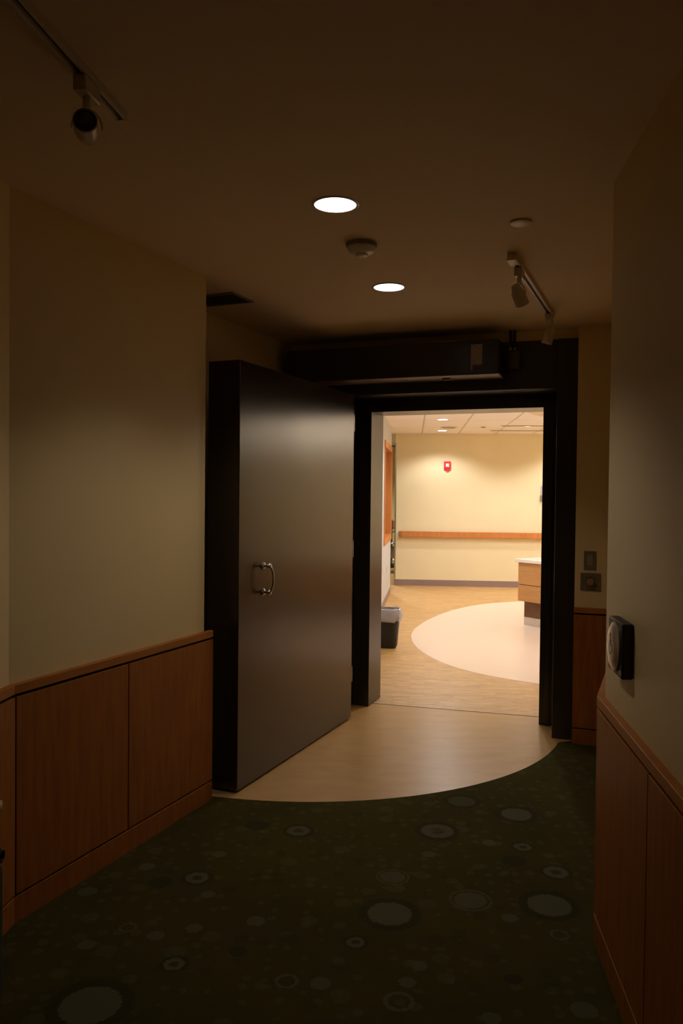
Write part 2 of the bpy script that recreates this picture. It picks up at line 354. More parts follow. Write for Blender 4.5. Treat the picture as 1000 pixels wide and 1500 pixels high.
# left side
nm = ['wall_left', 'wall_left_recess', 'wall_left_near', 'wall_left_far', 'wall_left_return', 'wall_left_alcove']
lb = ['cream wall beside the camera on the left', 'cream recess wall behind the green armchair', 'narrow strip of cream wall at the left frame edge',
      'cream wall left of the open door above wood panels', 'cream wall end beside the open door', 'cream alcove wall behind the open door']
LT = [.12, .12, .02, .12, .12, .12]
for i in range(6):
    if i == 2: continue
    tag(link(nm[i], left.board(i, -.10, 0, 0, H), paint), lb[i], 'wall', kind='structure')
tag(link(nm[2], left.board(2, -.10, 0, 0, H), paint), lb[2], 'wall', kind='structure')
tag(link('wall_right', right.board(0, -.12, 0, 0, H), paint), 'cream wall on the right with the push plate', 'wall', kind='structure')
tag(link('wall_right_return', right.board(1, -.12, 0, 0, H), paint), 'cream return wall behind the right corner', 'wall', kind='structure')
tag(link('wall_back', bx(-2.1, 1.2, -2.6, -2.45, 0, H), paint), 'cream wall behind the camera', 'wall', kind='structure')

def wainscot(name, label, run, segs, ends={}):
    """segs: list of (segment, [panel boundaries along it] , start, end)"""
    t = thing(name, label, 'wainscot', kind='structure')
    for i, seams, u0, u1 in segs:
        link('backing', run.board(i, .0005, .010, 0, .840, u0, u1), groove_m, t)
        link('rail', run.board(i, 0.0005, .026, .813, .846, u0, u1), rail_wood, t, bevel=.002)
        link('base_board', run.board(i, 0.0105, .025, .003, .096, u0, u1), wood, t, bevel=.0015)
        e = ends.get(i, (None, None)); b = [e[0] if e[0] is not None else u0] + seams + [e[1] if e[1] is not None else u1]
        for k in range(len(b) - 1):
            a0 = None if b[k] is None else b[k] + (.0035 if k else 0)
            a1 = None if b[k + 1] is None else b[k + 1] - (.0035 if k < len(b) - 2 else 0)
            link('panel', run.board(i, .0105, .025, .105, .802, a0, a1), wood, t, bevel=.001)
    return t
L3 = left.length(3)
wainscot('trim_1', 'low red-brown wood panelling along the left wall', left, [(2, [], None, None), (3, [.627], None, L3 + .045)], {3: (.012, None), 2: (None, left.length(2) - .001)})
o = right.length(0)
wainscot('trim_2', 'low red-brown wood panelling along the right wall', right,
         [(0, [o - 3.2, o - 2.55, o - 1.92, o - 1.28, o - .645], None, None), (1, [.8, 1.55], None, None), (2, [], None, None)])

# wall around the door (behind the frame)
Zf = 2.51
tag(link('wall_door_right', abox(-.386, 6.2, 5.15, 5.60, 0, H), paint), 'cream wall right of the dark door frame', 'wall', kind='structure')
tag(link('wall_door_left', abox(-2.75, -2.06, 5.225, 5.60, 0, H), paint), 'cream wall left of the dark door frame behind the door', 'wall', kind='structure')
tag(link('wall_door_top', abox(-2.06, -.386, 5.225, 5.60, Zf, H), paint), 'strip of cream wall above the dark door frame', 'wall', kind='structure')

# ceiling of the corridor
cp = [(-2.4, -2.6), (2.6, -2.6), tuple(A(.8, 5.60)), tuple(A(-2.75, 5.60)), (-2.4, 5.9)]
tag(link('ceiling', pr(cp, H, H + .1), paint_ceil), 'smooth painted corridor ceiling', 'ceiling', kind='structure')

# ------------------------------------------------------------------ door frame
df = thing('door_frame', 'dark bronze stepped door frame around the lit opening', 'door frame', (0, 0, 0), kind='structure')
df.name = 'door_1'
df['label'] = 'dark bronze stepped frame around the lit doorway'
link('outer_jamb', abox(-.515, -.3865, 5.205, 5.478, 0, Zf), frame_m, df, bevel=.003)
link('outer_jamb', abox(-2.06, -1.95, 5.215, 5.478, 0, Zf), frame_m, df, bevel=.003)
link('outer_head', abox(-1.95, -.515, 5.215, 5.478, 2.205, Zf), frame_m, df, bevel=.003)
link('inner_jamb', abox(-.628, -.3865, 5.478, 5.76, 0, Zf), frame_m, df, bevel=.003)
link('inner_jamb', abox(-2.06, -1.826, 5.478, 5.76, 0, Zf), frame_m, df, bevel=.003)
link('inner_head', abox(-1.826, -.628, 5.478, 5.76, 2.115, Zf), frame_m, df, bevel=.003)
link('stop_bead', abox(-.585, -.560, 5.466, 5.478, 0, 2.16), frame_m, df, bevel=.002)

# ------------------------------------------------------------------ the thick open door
h = Vector((.079, 5.446)); tip = Vector((-.515, 4.053)); dl = (tip - h).length
ang = math.atan2(tip.y - h.y, tip.x - h.x)
door = thing('thick_door', 'thick dark bronze door swung open against the left wall', 'door', (h.x, h.y, 0), ang)
TK = .185
link('leaf', bx(0, dl, -TK, 0, .012, 2.195), bronze, door, bevel=.003)
hd = Vector((-.415, 4.285)); ux = (hd - h).dot((tip - h).normalized())
hp = thing('pull_handle', None, None); hp.parent = door
def handle_bits():
    z0, z1 = 1.000, 1.140
    for z in (z0, z1):
        b = lathe(bmesh.new(), [(0, 0), (.019, 0), (.019, .006), (.013, .012), (.007, .014), (.007, .030), (.012, .034), (.015, .041), (.012, .048), (.007, .051), (0, .052)],
                  24, Matrix.Translation((ux, 0, z)) @ Matrix.Rotation(-PI / 2, 4, 'X'))
        yield 'handle_post', b
    pts = []
    for k in range(21):
        a = k / 20; z = z0 + (z1 - z0) * a
        pts.append((ux, .040 + .024 * (math.sin(PI * a) ** .45), z))
    yield 'grip', tube(bmesh.new(), pts, .0058, 12)
bpy.data.objects.remove(hp)
hp = None
for nme, b in handle_bits():
    if hp is None and nme == 'handle_post':
        hp = link('pull_handle', b, steel, door, smooth=True); hp['label'] = 'brushed steel pull handle with round posts'
    else:
        link(nme, b, steel, hp, smooth=True)
link('kick_seal', bx(.02, dl - .02, -TK + .05, -TK + .13, .0, .012), black, door)
for z in (.25, 1.1, 1.95):
    link('hinge', lathe(bmesh.new(), [(0, 0), (.011, 0), (.011, .11), (0, .11)], 16, Matrix.Translation((-.013, -.012, z))), grey_metal, door, smooth=True)

# ------------------------------------------------------------------ door operator housing above the door
op = thing('door_operator', 'long dark door operator box mounted above the doorway', 'door operator')
link('housing', abox(-2.27, -.843, 4.98, 5.2145, 2.278, 2.487), frame_m, op, bevel=.004)
c = A(-1.195, 5.09)
link('pale_underside', abox(-2.24, -.85, 4.985, 5.210, 2.2755, 2.278), underside_m, op)  # underside set paler than the housing
link('sensor', lathe(bmesh.new(), [(0, 0), (.022, 0), (.027, .006), (.027, .010), (0, .010)], 24, Matrix.Translation((c.x, c.y, 2.2655))), black, op, smooth=True)
st = link('sticker', abox(-1.015, -.945, 4.9775, 4.9795, 2.335, 2.462), paper, op); st['label'] = 'pale paper sticker with small print'
link('sticker_band', abox(-1.003, -.948, 4.9765, 4.9775, 2.312, 2.333), purple, st)
link('sticker_tab', abox(-1.012, -1.006, 4.9765, 4.9795, 2.305, 2.333), white_pl, st)
tag(link('wood_strip', abox(-1.33, -1.07, 4.985, 5.03, 2.4875, 2.498), orange_trim, bevel=.002), 'thin orange strip lying on top of the dark operator box', 'strip')
jb = thing('conduit_box', 'small dark junction box with two conduits right of the operator box', 'junction box', A(-.775, 5.2, 2.39), -TH)
link('box_body', bx(-.034, .034, -.055, .014, -.055, .055), jb_m, jb, bevel=.004)
link('cover_plate', bx(-.028, .028, -.058, -.055, -.048, .048), jb_m, jb, bevel=.001)
for x in (-.036, .0):
    link('conduit', tube(bmesh.new(), [(x * .7 - .004, -.02, .055), (x * .7 - .004, -.02, H - 2.39)], .0085, 12), black, jb, smooth=True)
    link('connector', lathe(bmesh.new(), [(0, 0), (.012, 0), (.012, .02), (0, .02)], 12, Matrix.Translation((x * .7 - .004, -.02, .056))), grey_metal, jb, smooth=True)

# ------------------------------------------------------------------ ceiling fittings in the corridor
def spot(name, loc, target, watt, size, blend, col=WARM, rad=.05):
    l = bpy.data.lights.new(name, 'SPOT'); l.energy = watt; l.spot_size = size; l.spot_blend = blend; l.color = col; l.shadow_soft_size = rad
    o = bpy.data.objects.new(name, l); COL.objects.link(o); o.location = loc
    o.rotation_euler = (Vector(target) - Vector(loc)).to_track_quat('-Z', 'Y').to_euler(); return o
def downlight(x, y, r, label, m, watt, group=None, z=H, col=WARM, size=R(150)):
    t = thing('downlight', label, 'ceiling light', (x, y, z), group=group)
    link('trim_ring', lathe(bmesh.new(), [(r * .985, -.0005), (r * 1.10, -.0005), (r * 1.12, -.003), (r * 1.04, -.005), (r * .985, -.004), (r * .985, -.0005)], 40), off_white, t, smooth=True)
    link('lens', lathe(bmesh.new(), [(0, -.003), (r * .8, -.0028), (r * .98, -.002), (r * .98, -.0003), (0, -.0003)], 40), m, t, smooth=True)
    if watt:
        s = spot('lamp', (0, 0, -.02), (0, 0, -1), watt, size, .5, col, r * .8); s.parent = t
    return t
downlight(-.034, 2.946, .0775, 'lit round downlight, nearer and larger of the two in the corridor ceiling', lens_on, CORR_W, col=(1, .86, .70), size=R(116))
downlight(.228, 4.097, .0775, 'lit round downlight just before the dark doorway, farther of the two', lens_on, CORR_W, col=(1, .86, .70), size=R(116))
sd = thing('smoke_detector', 'round white smoke detector between the two corridor downlights', 'smoke detector', (.073, 3.40, H))
link('mounting_base', lathe(bmesh.new(), [(0, 0), (.064, 0), (.066, -.004), (.064, -.016), (0, -.016)], 40), dim_pl, sd, smooth=True)
link('body', lathe(bmesh.new(), [(0, -.016), (.060, -.016), (.060, -.026), (.050, -.038), (.034, -.044), (0, -.044)], 40), white_pl, sd, smooth=True)
link('sensor_cap', lathe(bmesh.new(), [(0, -.044), (.026, -.044), (.026, -.052), (.020, -.055), (0, -.055)], 32), white_pl, sd, smooth=True)
sp = thing('sprinkler_cover', 'small round pale sprinkler cover in the ceiling near the right track', 'sprinkler', (.677, 3.11, H))
link('cover_disc', lathe(bmesh.new(), [(0, -.009), (.038, -.009), (.041, -.007), (.041, -.004), (0, -.004)], 36), white_pl, sp, smooth=True)
link('cup', lathe(bmesh.new(), [(0, 0), (.030, 0), (.030, -.004), (0, -.004)], 24), dim_pl, sp, smooth=True)
# return-air grille
vt = thing('ceiling_vent', 'dark square air grille in the ceiling above the open door', 'vent', (*(Vector((-.515, 4.385)) + Vector((-.155, .0))), H), -R(23.5))
for a in ((-.15, .15, -.11, -.095), (-.15, .15, .095, .11), (-.15, -.135, -.095, .095), (.135, .15, -.095, .095)):
    link('frame_bar', bx(*a, -.008, -.0005), dim_pl, vt, bevel=.001)
link('duct_back', bx(-.135, .135, -.095, .095, -.002, -.0005), mat('duct_grey', (.07, .06, .045), .8), vt)
for k in range(9):
    y = -.088 + k * .022
    b = bmesh.new(); v = [b.verts.new(p) for p in ((-.135, y, -.007), (.135, y, -.007), (.135, y + .013, -.003), (-.135, y + .013, -.003), (-.135, y, -.0058), (.135, y, -.0058), (.135, y + .013, -.0021), (-.135, y + .013, -.0021))]
    for f in ((0, 1, 2, 3), (7, 6, 5, 4), (0, 4, 5, 1), (2, 6, 7, 3), (1, 5, 6, 2), (3, 7, 4, 0)): b.faces.new([v[i] for i in f])
    link('slat', b, vent_m, vt)

# ------------------------------------------------------------------ track lights
def track(p0, p1, label):
    p0, p1 = Vector(p0), Vector(p1); L = (p1 - p0).length
    t = thing('light_track', label, 'light track', (p0.x, p0.y, H), math.atan2(p1.y - p0.y, p1.x - p0.x))
    bm = bmesh.new(); box(bm, 0, L, -.018, -.007, -.020, -.0005); box(bm, 0, L, .007, .018, -.020, -.0005); box(bm, 0, L, -.007, .007, -.008, -.0005)
    link('track_bar', bm, off_white, t)
    link('channel', bx(.002, L - .002, -.0068, .0068, -.0105, -.0082), black, t)
    link('end_cap', bx(-.004, 0, -.018, .018, -.021, -.0005), off_white, t); link('end_cap', bx(L, L + .004, -.018, .018, -.021, -.0005), off_white, t)
    return t
def head(x, y, aim, label, group=None, lens=dark_lens, swing=0.0):
    """hangs below a track: adapter, stem, wire yoke, cylinder lamp aimed along `aim`"""
    t = thing('track_light_head', label, 'track light', (x, y, H - .0205), swing, group)
    link('adapter', bx(-.045, .045, -.017, .017, -.040, -.0005), glassy, t, bevel=.004)
    link('stem', tube(bmesh.new(), [(0, 0, -.040), (0, 0, -.068)], .011, 12), white_pl, t, smooth=True)
    a = (Matrix.Rotation(-swing, 3, 'Z') @ Vector(aim)).normalized(); q = a.to_track_quat('Z', 'Y').to_matrix().to_4x4()
    c = Vector((0, 0, -.118))
    m = Matrix.Translation(c) @ q
    link('lamp_body', lathe(bmesh.new(), [(0, -.052), (.016, -.052), (.020, -.046), (.022, -.030), (.029, -.018), (.031, .0), (.031, .045), (.0285, .048), (.0275, .040), (0, .040)], 32, m), glassy, t, smooth=True)
    link('lens', lathe(bmesh.new(), [(0, .0465), (.020, .045), (.0272, .0405), (0, .0405)], 32, m), lens, t, smooth=True)
    side = a.cross(Vector((0, 0, 1)));  side = side.normalized() if side.length > .05 else Vector((1, 0, 0))
    pts = []
    for k in range(17):
        b_ = PI * k / 16
        pts.append(c + side * (.037 * math.cos(b_)) + Vector((0, 0, .050 * math.sin(b_))))
    link('yoke', tube(bmesh.new(), pts, .0022, 8), steel, t, smooth=True)
    return t
tr_r = ((.722, 3.50), (1.195, 4.66))
track(*tr_r, 'short pale ceiling track near the right wall, end of it close to the doorway')
dr = (Vector(tr_r[1]) - Vector(tr_r[0])).normalized(); az = math.atan2(dr.y, dr.x)
b0 = Vector(tr_r[0])
link('power_feed', bx(-.004, .085, -.022, .022, -.034, -.0215), white_pl, [o for o in bpy.data.objects if o.name.startswith('light_track')][-1], bevel=.003)
q = b0 + dr * .20; head(q.x, q.y, (.42, .35, -.75), 'track light head hanging nearest the camera on the right-hand track', swing=az)
q = b0 + dr * 1.17; head(q.x, q.y, (-.25, .1, -.9), 'track light head at the doorway end of the right-hand track', swing=az)
tr_l = ((-.93, .10), (-.623, 2.257))
track(*tr_l, 'long dark-looking ceiling track running off the top left of the view')
q = Vector(tr_l[0]) + (Vector(tr_l[1]) - Vector(tr_l[0])) * .905
head(q.x, q.y, (.22, -1, .05), 'track light head on the left-hand track aimed towards the camera', swing=math.atan2(2.157, .307), )

# ------------------------------------------------------------------ small wall things
sw = thing('light_switch', 'grey rocker light switch on the narrow wall right of the door frame', 'light switch', A(-.297, 5.15, 1.135), -TH)
link('cover_plate', bx(-.036, .036, -.006, 0, -.058, .058), plate_dim, sw, bevel=.002)
link('rocker', bx(-.016, .016, -.0095, -.006, -.033, .033), rocker_m, sw, bevel=.002)
th_ = thing('dial_control', 'square wall plate with round dial below the light switch', 'wall control', A(-.292, 5.15, 1.005), -TH)
link('cover_plate', bx(-.060, .060, -.008, 0, -.054, .054), plate_dim, th_, bevel=.003)
link('dial_ring', lathe(bmesh.new(), [(0, 0), (.040, 0), (.040, .008), (.032, .008), (.032, .004), (0, .004)], 32, Matrix.Translation((0, -.008, 0)) @ Matrix.Rotation(PI / 2, 4, 'X')), plate_dim, th_, smooth=True)
k_ = link('dial_knob', lathe(bmesh.new(), [(0, 0), (.022, 0), (.020, .016), (0, .018)], 24, Matrix.Translation((0, -.0122, 0)) @ Matrix.Rotation(PI / 2, 4, 'X')), mat('reddish_knob', (.42, .20, .11), .4, noise=.1), th_, smooth=True)
k_['label'] = 'reddish round knob'
# push plate on the right wall
dn = (right.p[1] - right.p[0]).normalized(); pc = right.p[0] + dn * (right.length(0) - .285)
pp = thing('push_plate', 'square black push plate with pale round disc on the right wall', 'door button', (pc.x, pc.y, 1.068), math.atan2(dn.y, dn.x))
link('box_frame', bx(-.090, .090, .0005, .034, -.082, .082), black, pp, bevel=.005)
PM = Matrix.Translation((0, .0345, 0)) @ Matrix.Rotation(-PI / 2, 4, 'X')
dsc = link('push_disc', lathe(bmesh.new(), [(0, .013), (.040, .0125), (.062, .010), (.073, .004), (.074, 0), (0, 0)], 48, PM), plate_face, pp, smooth=True)
dsc['label'] = 'pale domed disc with wheelchair symbol'
# wheelchair symbol, flat print on the disc
sym = bmesh.new()
def flat_disc(cx, cz, r, r1=0, a0=0, a1=2 * PI, n=28, y=.0615):
    for k in range(n):
        b0_, b1_ = a0 + (a1 - a0) * k / n, a0 + (a1 - a0) * (k + 1) / n
        q = [(r, b0_), (r, b1_), (r1, b1_), (r1, b0_)] if r1 else [(r, b0_), (r, b1_), (0, 0)]
        sym.faces.new([sym.verts.new((-(cx + rr * math.cos(b)), y, cz + rr * math.sin(b))) for rr, b in q])
def flat_bar(x0, z0, x1, z1, w_, y=.0615):
    d = Vector((x1 - x0, z1 - z0)).normalized() * w_ / 2; n_ = Vector((-d.y, d.x))
    sym.faces.new([sym.verts.new((-(p[0]), y, p[1])) for p in ((x0 + n_.x, z0 + n_.y), (x1 + n_.x, z1 + n_.y), (x1 - n_.x, z1 - n_.y), (x0 - n_.x, z0 - n_.y))])
flat_disc(-.003, .032, .0062); flat_bar(-.003, .026, -.001, .004, .007); flat_bar(-.002, .015, .014, .015, .0045)
flat_bar(-.001, .003, .016, .003, .006); flat_bar(.015, .004, .023, -.016, .006); flat_bar(.021, -.016, .028, -.013, .004)
flat_disc(0, -.007, .021, .0165, R(115), R(345))
bmesh.ops.translate(sym, verts=sym.verts[:], vec=(0, -.014, .004))
so = link('symbol', sym, blue_print, dsc)

# ------------------------------------------------------------------ armchair in the left recess
ch = thing('armchair', 'dark green upholstered armchair cut off by the left frame edge', 'armchair', (-1.288, 1.99, 0), 0)
def rbox(x0, x1, y0, y1, z0, z1): return bx(x0, x1, y0, y1, z0, z1)
link('base', rbox(-.30, .333, -.30, .30, .06, .46), green_fab, ch, bevel=.02, seg=3)
link('seat_cushion', rbox(-.20, .328, -.225, .225, .461, .530), green_fab, ch, bevel=.03, seg=4)
link('backrest', rbox(-.38, -.205, -.30, .30, .30, .88), green_fab, ch, bevel=.04, seg=4)
for s in (-1, 1):
    arm = link('arm', rbox(-.20, .315, .235 if s > 0 else -.30, .30 if s > 0 else -.235, .461, .605), green_fab, ch, bevel=.015, seg=3)
    link('arm_cap', loft(bmesh.new(), [[(x, s * .268 + p[0], .625 + p[1]) for p in rrect(.066 * k, .036 * k, .012 * k, 4)] for x, k in ((-.21, .8), (-.2, 1), (.318, 1), (.328, .85), (.333, .5))]), olive_wood, arm, smooth=True)
    rm = Matrix.Translation((.314, s * .268, .490)) @ Matrix.Rotation(PI / 2, 4, 'Y')
    br_ = link('arm_bracket', lathe(bmesh.new(), [(0, .0), (.020, .0), (.020, .024), (.016, .026), (.014, .018), (0, .018)], 24, rm), black, arm, smooth=True)
    for x in (-.25, .27):
        link('leg', lathe(bmesh.new(), [(0, 0.003), (.014, 0.003), (.020, .06), (0, .06)], 14, Matrix.Translation((x, s * .25, .0))), black, ch, smooth=True)

# ================================================================== the lit room beyond
fa = R(5.0)
fd = Vector((math.cos(fa), -math.sin(fa))); fn = Vector((math.sin(fa), math.cos(fa)))
F0 = Vector((.907, 13.67))
def Bf(u, v, z=None):                 # far-room frame: u along the far wall, v beyond it (negative = into the room)
    p = F0 + fd * u + fn * v
    return p if z is None else Vector((p.x, p.y, z))
def fbox(u0, u1, v0, v1, z0, z1): return pr([Bf(u0, v0), Bf(u1, v0), Bf(u1, v1), Bf(u0, v1)], z0, z1)
tag(link('wall_far', fbox(0, 6.6, 0, .14, 0, H), paint_far), 'yellow wall straight ahead in the lit room', 'wall', kind='structure')
tag(link('wall_far_right', fbox(5.6, 5.75, -8.6, 0, 0, H), paint_far), 'yellow wall on the right of the lit room', 'wall', kind='structure')
# grey left wall with a recessed wood-framed window
W0, W1 = Vector((.015, 5.98)), Vector((.768, 12.53))
gd = (W1 - W0).normalized(); gn = Vector((-gd.y, gd.x))       # gn points left, away from the room
GL = (W1 - W0).length
def G(u, v): return W0 + gd * u + gn * v
def gbox(u0, u1, v0, v1, z0, z1): return pr([G(u0, v0), G(u1, v0), G(u1, v1), G(u0, v1)], z0, z1)
wu0, wu1, wz0, wz1 = GL - 1.72, GL - .09, .90, 2.215
gw = bmesh.new()
for a in ((0, wu0, 0, .14, 0, H), (wu1, GL, 0, .14, 0, H), (wu0, wu1, 0, .14, 0, wz0), (wu0, wu1, 0, .14, wz1, H)):
    prism(gw, [G(a[0], a[2]), G(a[1], a[2]), G(a[1], a[3]), G(a[0], a[3])], a[4], a[5])
tag(link('wall_far_left', gw, paint_grey), 'pale grey wall on the left of the lit room', 'wall', kind='structure')
wn = thing('window_1', 'orange wood framed interior window in the grey wall', 'window', kind='structure')
link('side_jamb', gbox(wu1 - .03, wu1, -.012, .12, wz0, wz1), orange_wood, wn)
link('side_jamb', gbox(wu0, wu0 + .03, -.012, .12, wz0, wz1), orange_wood, wn)
link('head_jamb', gbox(wu0 + .03, wu1 - .03, -.012, .12, wz1 - .03, wz1), orange_wood, wn)
link('sill', gbox(wu0 + .03, wu1 - .03, -.012, .12, wz0, wz0 + .03), orange_wood, wn)
for a in ((wu0 - .05, wu0, wz0 - .05, wz1 + .05), (wu1, wu1 + .05, wz0 - .05, wz1 + .05), (wu0, wu1, wz1, wz1 + .05), (wu0, wu1, wz0 - .05, wz0)):
    link('casing', gbox(a[0], a[1], -.016, 0, a[2], a[3]), orange_wood, wn)
link('mullion', gbox((wu0 + wu1) / 2 - .02, (wu0 + wu1) / 2 + .02, .055, .10, wz0 + .03, wz1 - .03), orange_wood, wn)
for a, b_ in ((wu0 + .03, (wu0 + wu1) / 2 - .02), ((wu0 + wu1) / 2 + .02, wu1 - .03)):
    link('pane', gbox(a, b_, .075, .082, wz0 + .03, wz1 - .03), glass_dark, wn)
ol = thing('wall_outlet', 'small outlet low on the grey wall beneath the wood window', 'outlet', (*G(GL - 1.05, 0), .46), math.atan2(gd.y, gd.x))
link('cover_plate', bx(-.035, .035, -.006, 0, -.057, .057), white_pl, ol, bevel=.002)
for z in (-.022, .022): link('socket', bx(-.015, .015, -.0085, -.006, z - .013, z + .013), dim_pl, ol, bevel=.002)
tag(link('baseboard_left', gbox(0, GL, -.006, 0, 0, .10), base_m), 'mauve rubber base along the grey wall', 'baseboard', kind='structure')
tag(link('baseboard_far', fbox(.0, 6.0, -.008, 0, 0, .102), base_m), 'mauve rubber base along the yellow far wall', 'baseboard', kind='structure')
tag(link('trim_3', fbox(-.006, .022, -.006, -.0, .0, 2.42), steel), 'steel corner guard at the left end of the yellow wall', 'trim', kind='structure')
tag(link('trim_6', pr([Bf(-.006, -.006), Bf(0, -.006), Bf(0, .14), Bf(-.006, .14)], 0, 2.42), steel), 'steel side of the corner guard on the yellow wall end', 'trim', kind='structure')
hr = thing('handrail', 'long orange wood handrail across the yellow far wall', 'handrail', Bf(.09, 0, .875), -fa)
link('rail_board', bx(0, 5.4, -.075, -.035, -.048, .048), orange_wood, hr, bevel=.006)
link('end_return', bx(-.012, .03, -.075, -.0005, -.048, .048), orange_wood, hr, bevel=.006)
for x in (.6, 1.8, 3.0, 4.2, 5.2): link('bracket', bx(x - .03, x + .03, -.035, -.0005, -.03, .03), grey_metal, hr, bevel=.002)
# fire alarm
fa_ = thing('fire_alarm', 'red fire alarm strobe with white lens high on the yellow wall', 'fire alarm', Bf(.872, 0, 2.038), -fa)
link('housing', loft(bmesh.new(), [[(x, -.0005 - y, z) for x, z in l] for y, l in (
    (0, [(-.058, -.062), (.058, -.062), (.058, .068), (-.058, .068)]), (.035, [(-.058, -.062), (.058, -.062), (.058, .068), (-.058, .068)]), (.045, [(-.050, -.055), (.050, -.055), (.050, .060), (-.050, .060)]))]), red_pl, fa_)
link('chin', lathe(bmesh.new(), [(0, 0), (.045, 0), (.042, .03), (0, .032)], 28, Matrix.Translation((0, -.0015, -.052)) @ Matrix.Rotation(PI / 2, 4, 'X')), red_pl, fa_, smooth=True)
link('strobe_lens', loft(bmesh.new(), [[(x, -.045 - y, z) for x, z in l] for y, l in (
    (0, [(-.028, -.030), (.028, -.030), (.028, .030), (-.028, .030)]), (.018, [(-.018, -.022), (.018, -.022), (.018, .022), (-.018, .022)]))]), strobe, fa_)
# thermostat half hidden at the right jamb
tm = thing('wall_sensor', 'small dark wall device at the right door jamb on the yellow wall', 'wall device', Bf(2.455, 0, 1.50), -fa)
link('body', bx(-.04, .04, -.03, -.0005, -.055, .055), grey_metal, tm, bevel=.004)
link('badge', bx(-.03, .03, -.012, -.0005, .075, .21), mat('pale_blue_card', (.55, .5, .62), .5, noise=.1), tm, bevel=.001)

# suspended ceiling: 2 x 4 ft tiles in a grid
cf = thing('ceiling_far', 'suspended ceiling of white tiles in the lit room', 'ceiling', kind='structure')
link('deck', pr([tuple(A(-3.0, 5.60)), tuple(A(6.2, 5.60)), (8.4, 20), (-2.6, 20), (-2.6, 6.5)], H + .025, H + .06), tile_m, cf)
tw, tl = .610, 1.22
tmesh = None
ug, vg = .44, -.02
for i in range(-5, 9):
    for j in range(-2, 6):
        u0, v1 = ug + (i) * tw, vg - j * tl
        c = Bf(u0 + tw / 2, v1 - tl / 2)
        # keep tiles inside the room: right of the grey wall, beyond the door wall
        if (c.y < 12.0 and c.x < .1 + (c.y - 6) * .115 - .30) or c.x > 6.6 or c.x < -1.6: continue
        tt = -c.x * -math.sin(TH) + c.y * math.cos(TH)
        if tt < 6.45: continue
        if tmesh is None:
            o = link('ceiling_tile', bx(-tw / 2 + .012, tw / 2 - .012, -tl / 2 + .012, tl / 2 - .012, -.004, .02), tile_m, cf); tmesh = o.data
        else:
            o = bpy.data.objects.new('ceiling_tile', tmesh); COL.objects.link(o); o.parent = cf
        o.location = (c.x, c.y, H); o.rotation_euler = (0, 0, -fa)
for i in range(-3, 10):
    u0 = ug + i * tw
    link('grid_runner', fbox(u0 - .012, u0 + .012, -7.3 + (.0 if u0 > 1.5 else (1.5 - u0) * .6), -.001, H, H + .02), grid_m, cf)
for j in range(0, 7):
    v = vg - j * tl
    link('grid_tee', fbox(-.1 - 0 * j, 5.6, v - .012, v + .012, H + .0005, H + .0195), grid_m, cf)
# curved bulkhead above the desk
bh = bmesh.new(); lathe(bh, [(0, H - .10), (2.12, H - .10), (2.12, H - .002), (0, H - .002)], 72, Matrix.Translation((4.02, 8.25, 0)))
tag(link('ceiling_bulkhead', bh, paint_ceil, smooth=True), 'curved dropped ceiling over the reception desk', 'ceiling', kind='structure')
# ceiling fittings beyond
rl = [((1.372, 11.05), 'lit downlight in the tiled ceiling seen highest in the doorway', 1),
      ((1.60, 12.93), 'lit downlight close to the yellow wall above the fire alarm', 2),
      ((2.75, 11.95), 'lit downlight in the tiled ceiling near the right jamb', 1)]
for (x, y), lbl, k in rl:
    downlight(x, y, .075, lbl, lens_far, (ROOM_W, WALLWASH_W)[k - 1], z=H - .004, size=(R(150), R(138))[k - 1])
unseen_lamps = [(3.72, 12.75, 2, 'by the yellow wall, first one right of the door jamb'), (5.6, 12.6, 2, 'added by the yellow wall in its far right corner'),  # unseen lamps; all but the first are added to light the room
       (1.25, 9.1, 1, 'added above the left end of the cream oval'), (1.55, 7.35, 1, 'added just inside the doorway'),
       (5.9, 11.2, 1, 'added beside the right side wall behind the bulkhead'),
       (4.9, 11.4, 1, 'added behind the curved bulkhead'), (.3, 15.2, 1, 'added deep in the side passage')]
for x, y, k, where in unseen_lamps:
    downlight(x, y, .075, 'round downlight ' + where, lens_far, 200.0 if 'passage' in where else (ROOM_W, WALLWASH_W)[k - 1], z=H - .004,
              group='tiled ceiling downlights', size=(R(150), R(138))[k - 1])
for x, y, z, where in ((3.0, 7.4, H - .101, 'under the curved bulkhead, left of its three'), (4.3, 8.8, H - .101, 'under the curved bulkhead, nearest the yellow wall'),
                       (4.4, 7.3, H - .101, 'under the curved bulkhead, at its right side'), (0.62, 6.9, H - .0045, 'on the tiled ceiling just inside the doorway')):
    t = thing('added_fill_globe', 'added unseen fill globe ' + where, 'ceiling light', (x, y, z), group='added fill globes')  # globes added out of view to throw low-angle light into the corridor
    gr = .19 if 'bulkhead' in where else .10
    link('ceiling_plate', lathe(bmesh.new(), [(0, 0), (.09, 0), (.09, -.018), (0, -.018)], 32), off_white, t, smooth=True)
    link('globe', lathe(bmesh.new(), [(0, -.012)] + [(gr * math.sin(PI * k / 14), -.01 - gr + gr * math.cos(PI * k / 14)) for k in range(1, 14)] + [(0, -.01 - 2 * gr)], 32), fill_globe_big if gr > .15 else fill_globe_m, t, smooth=True)
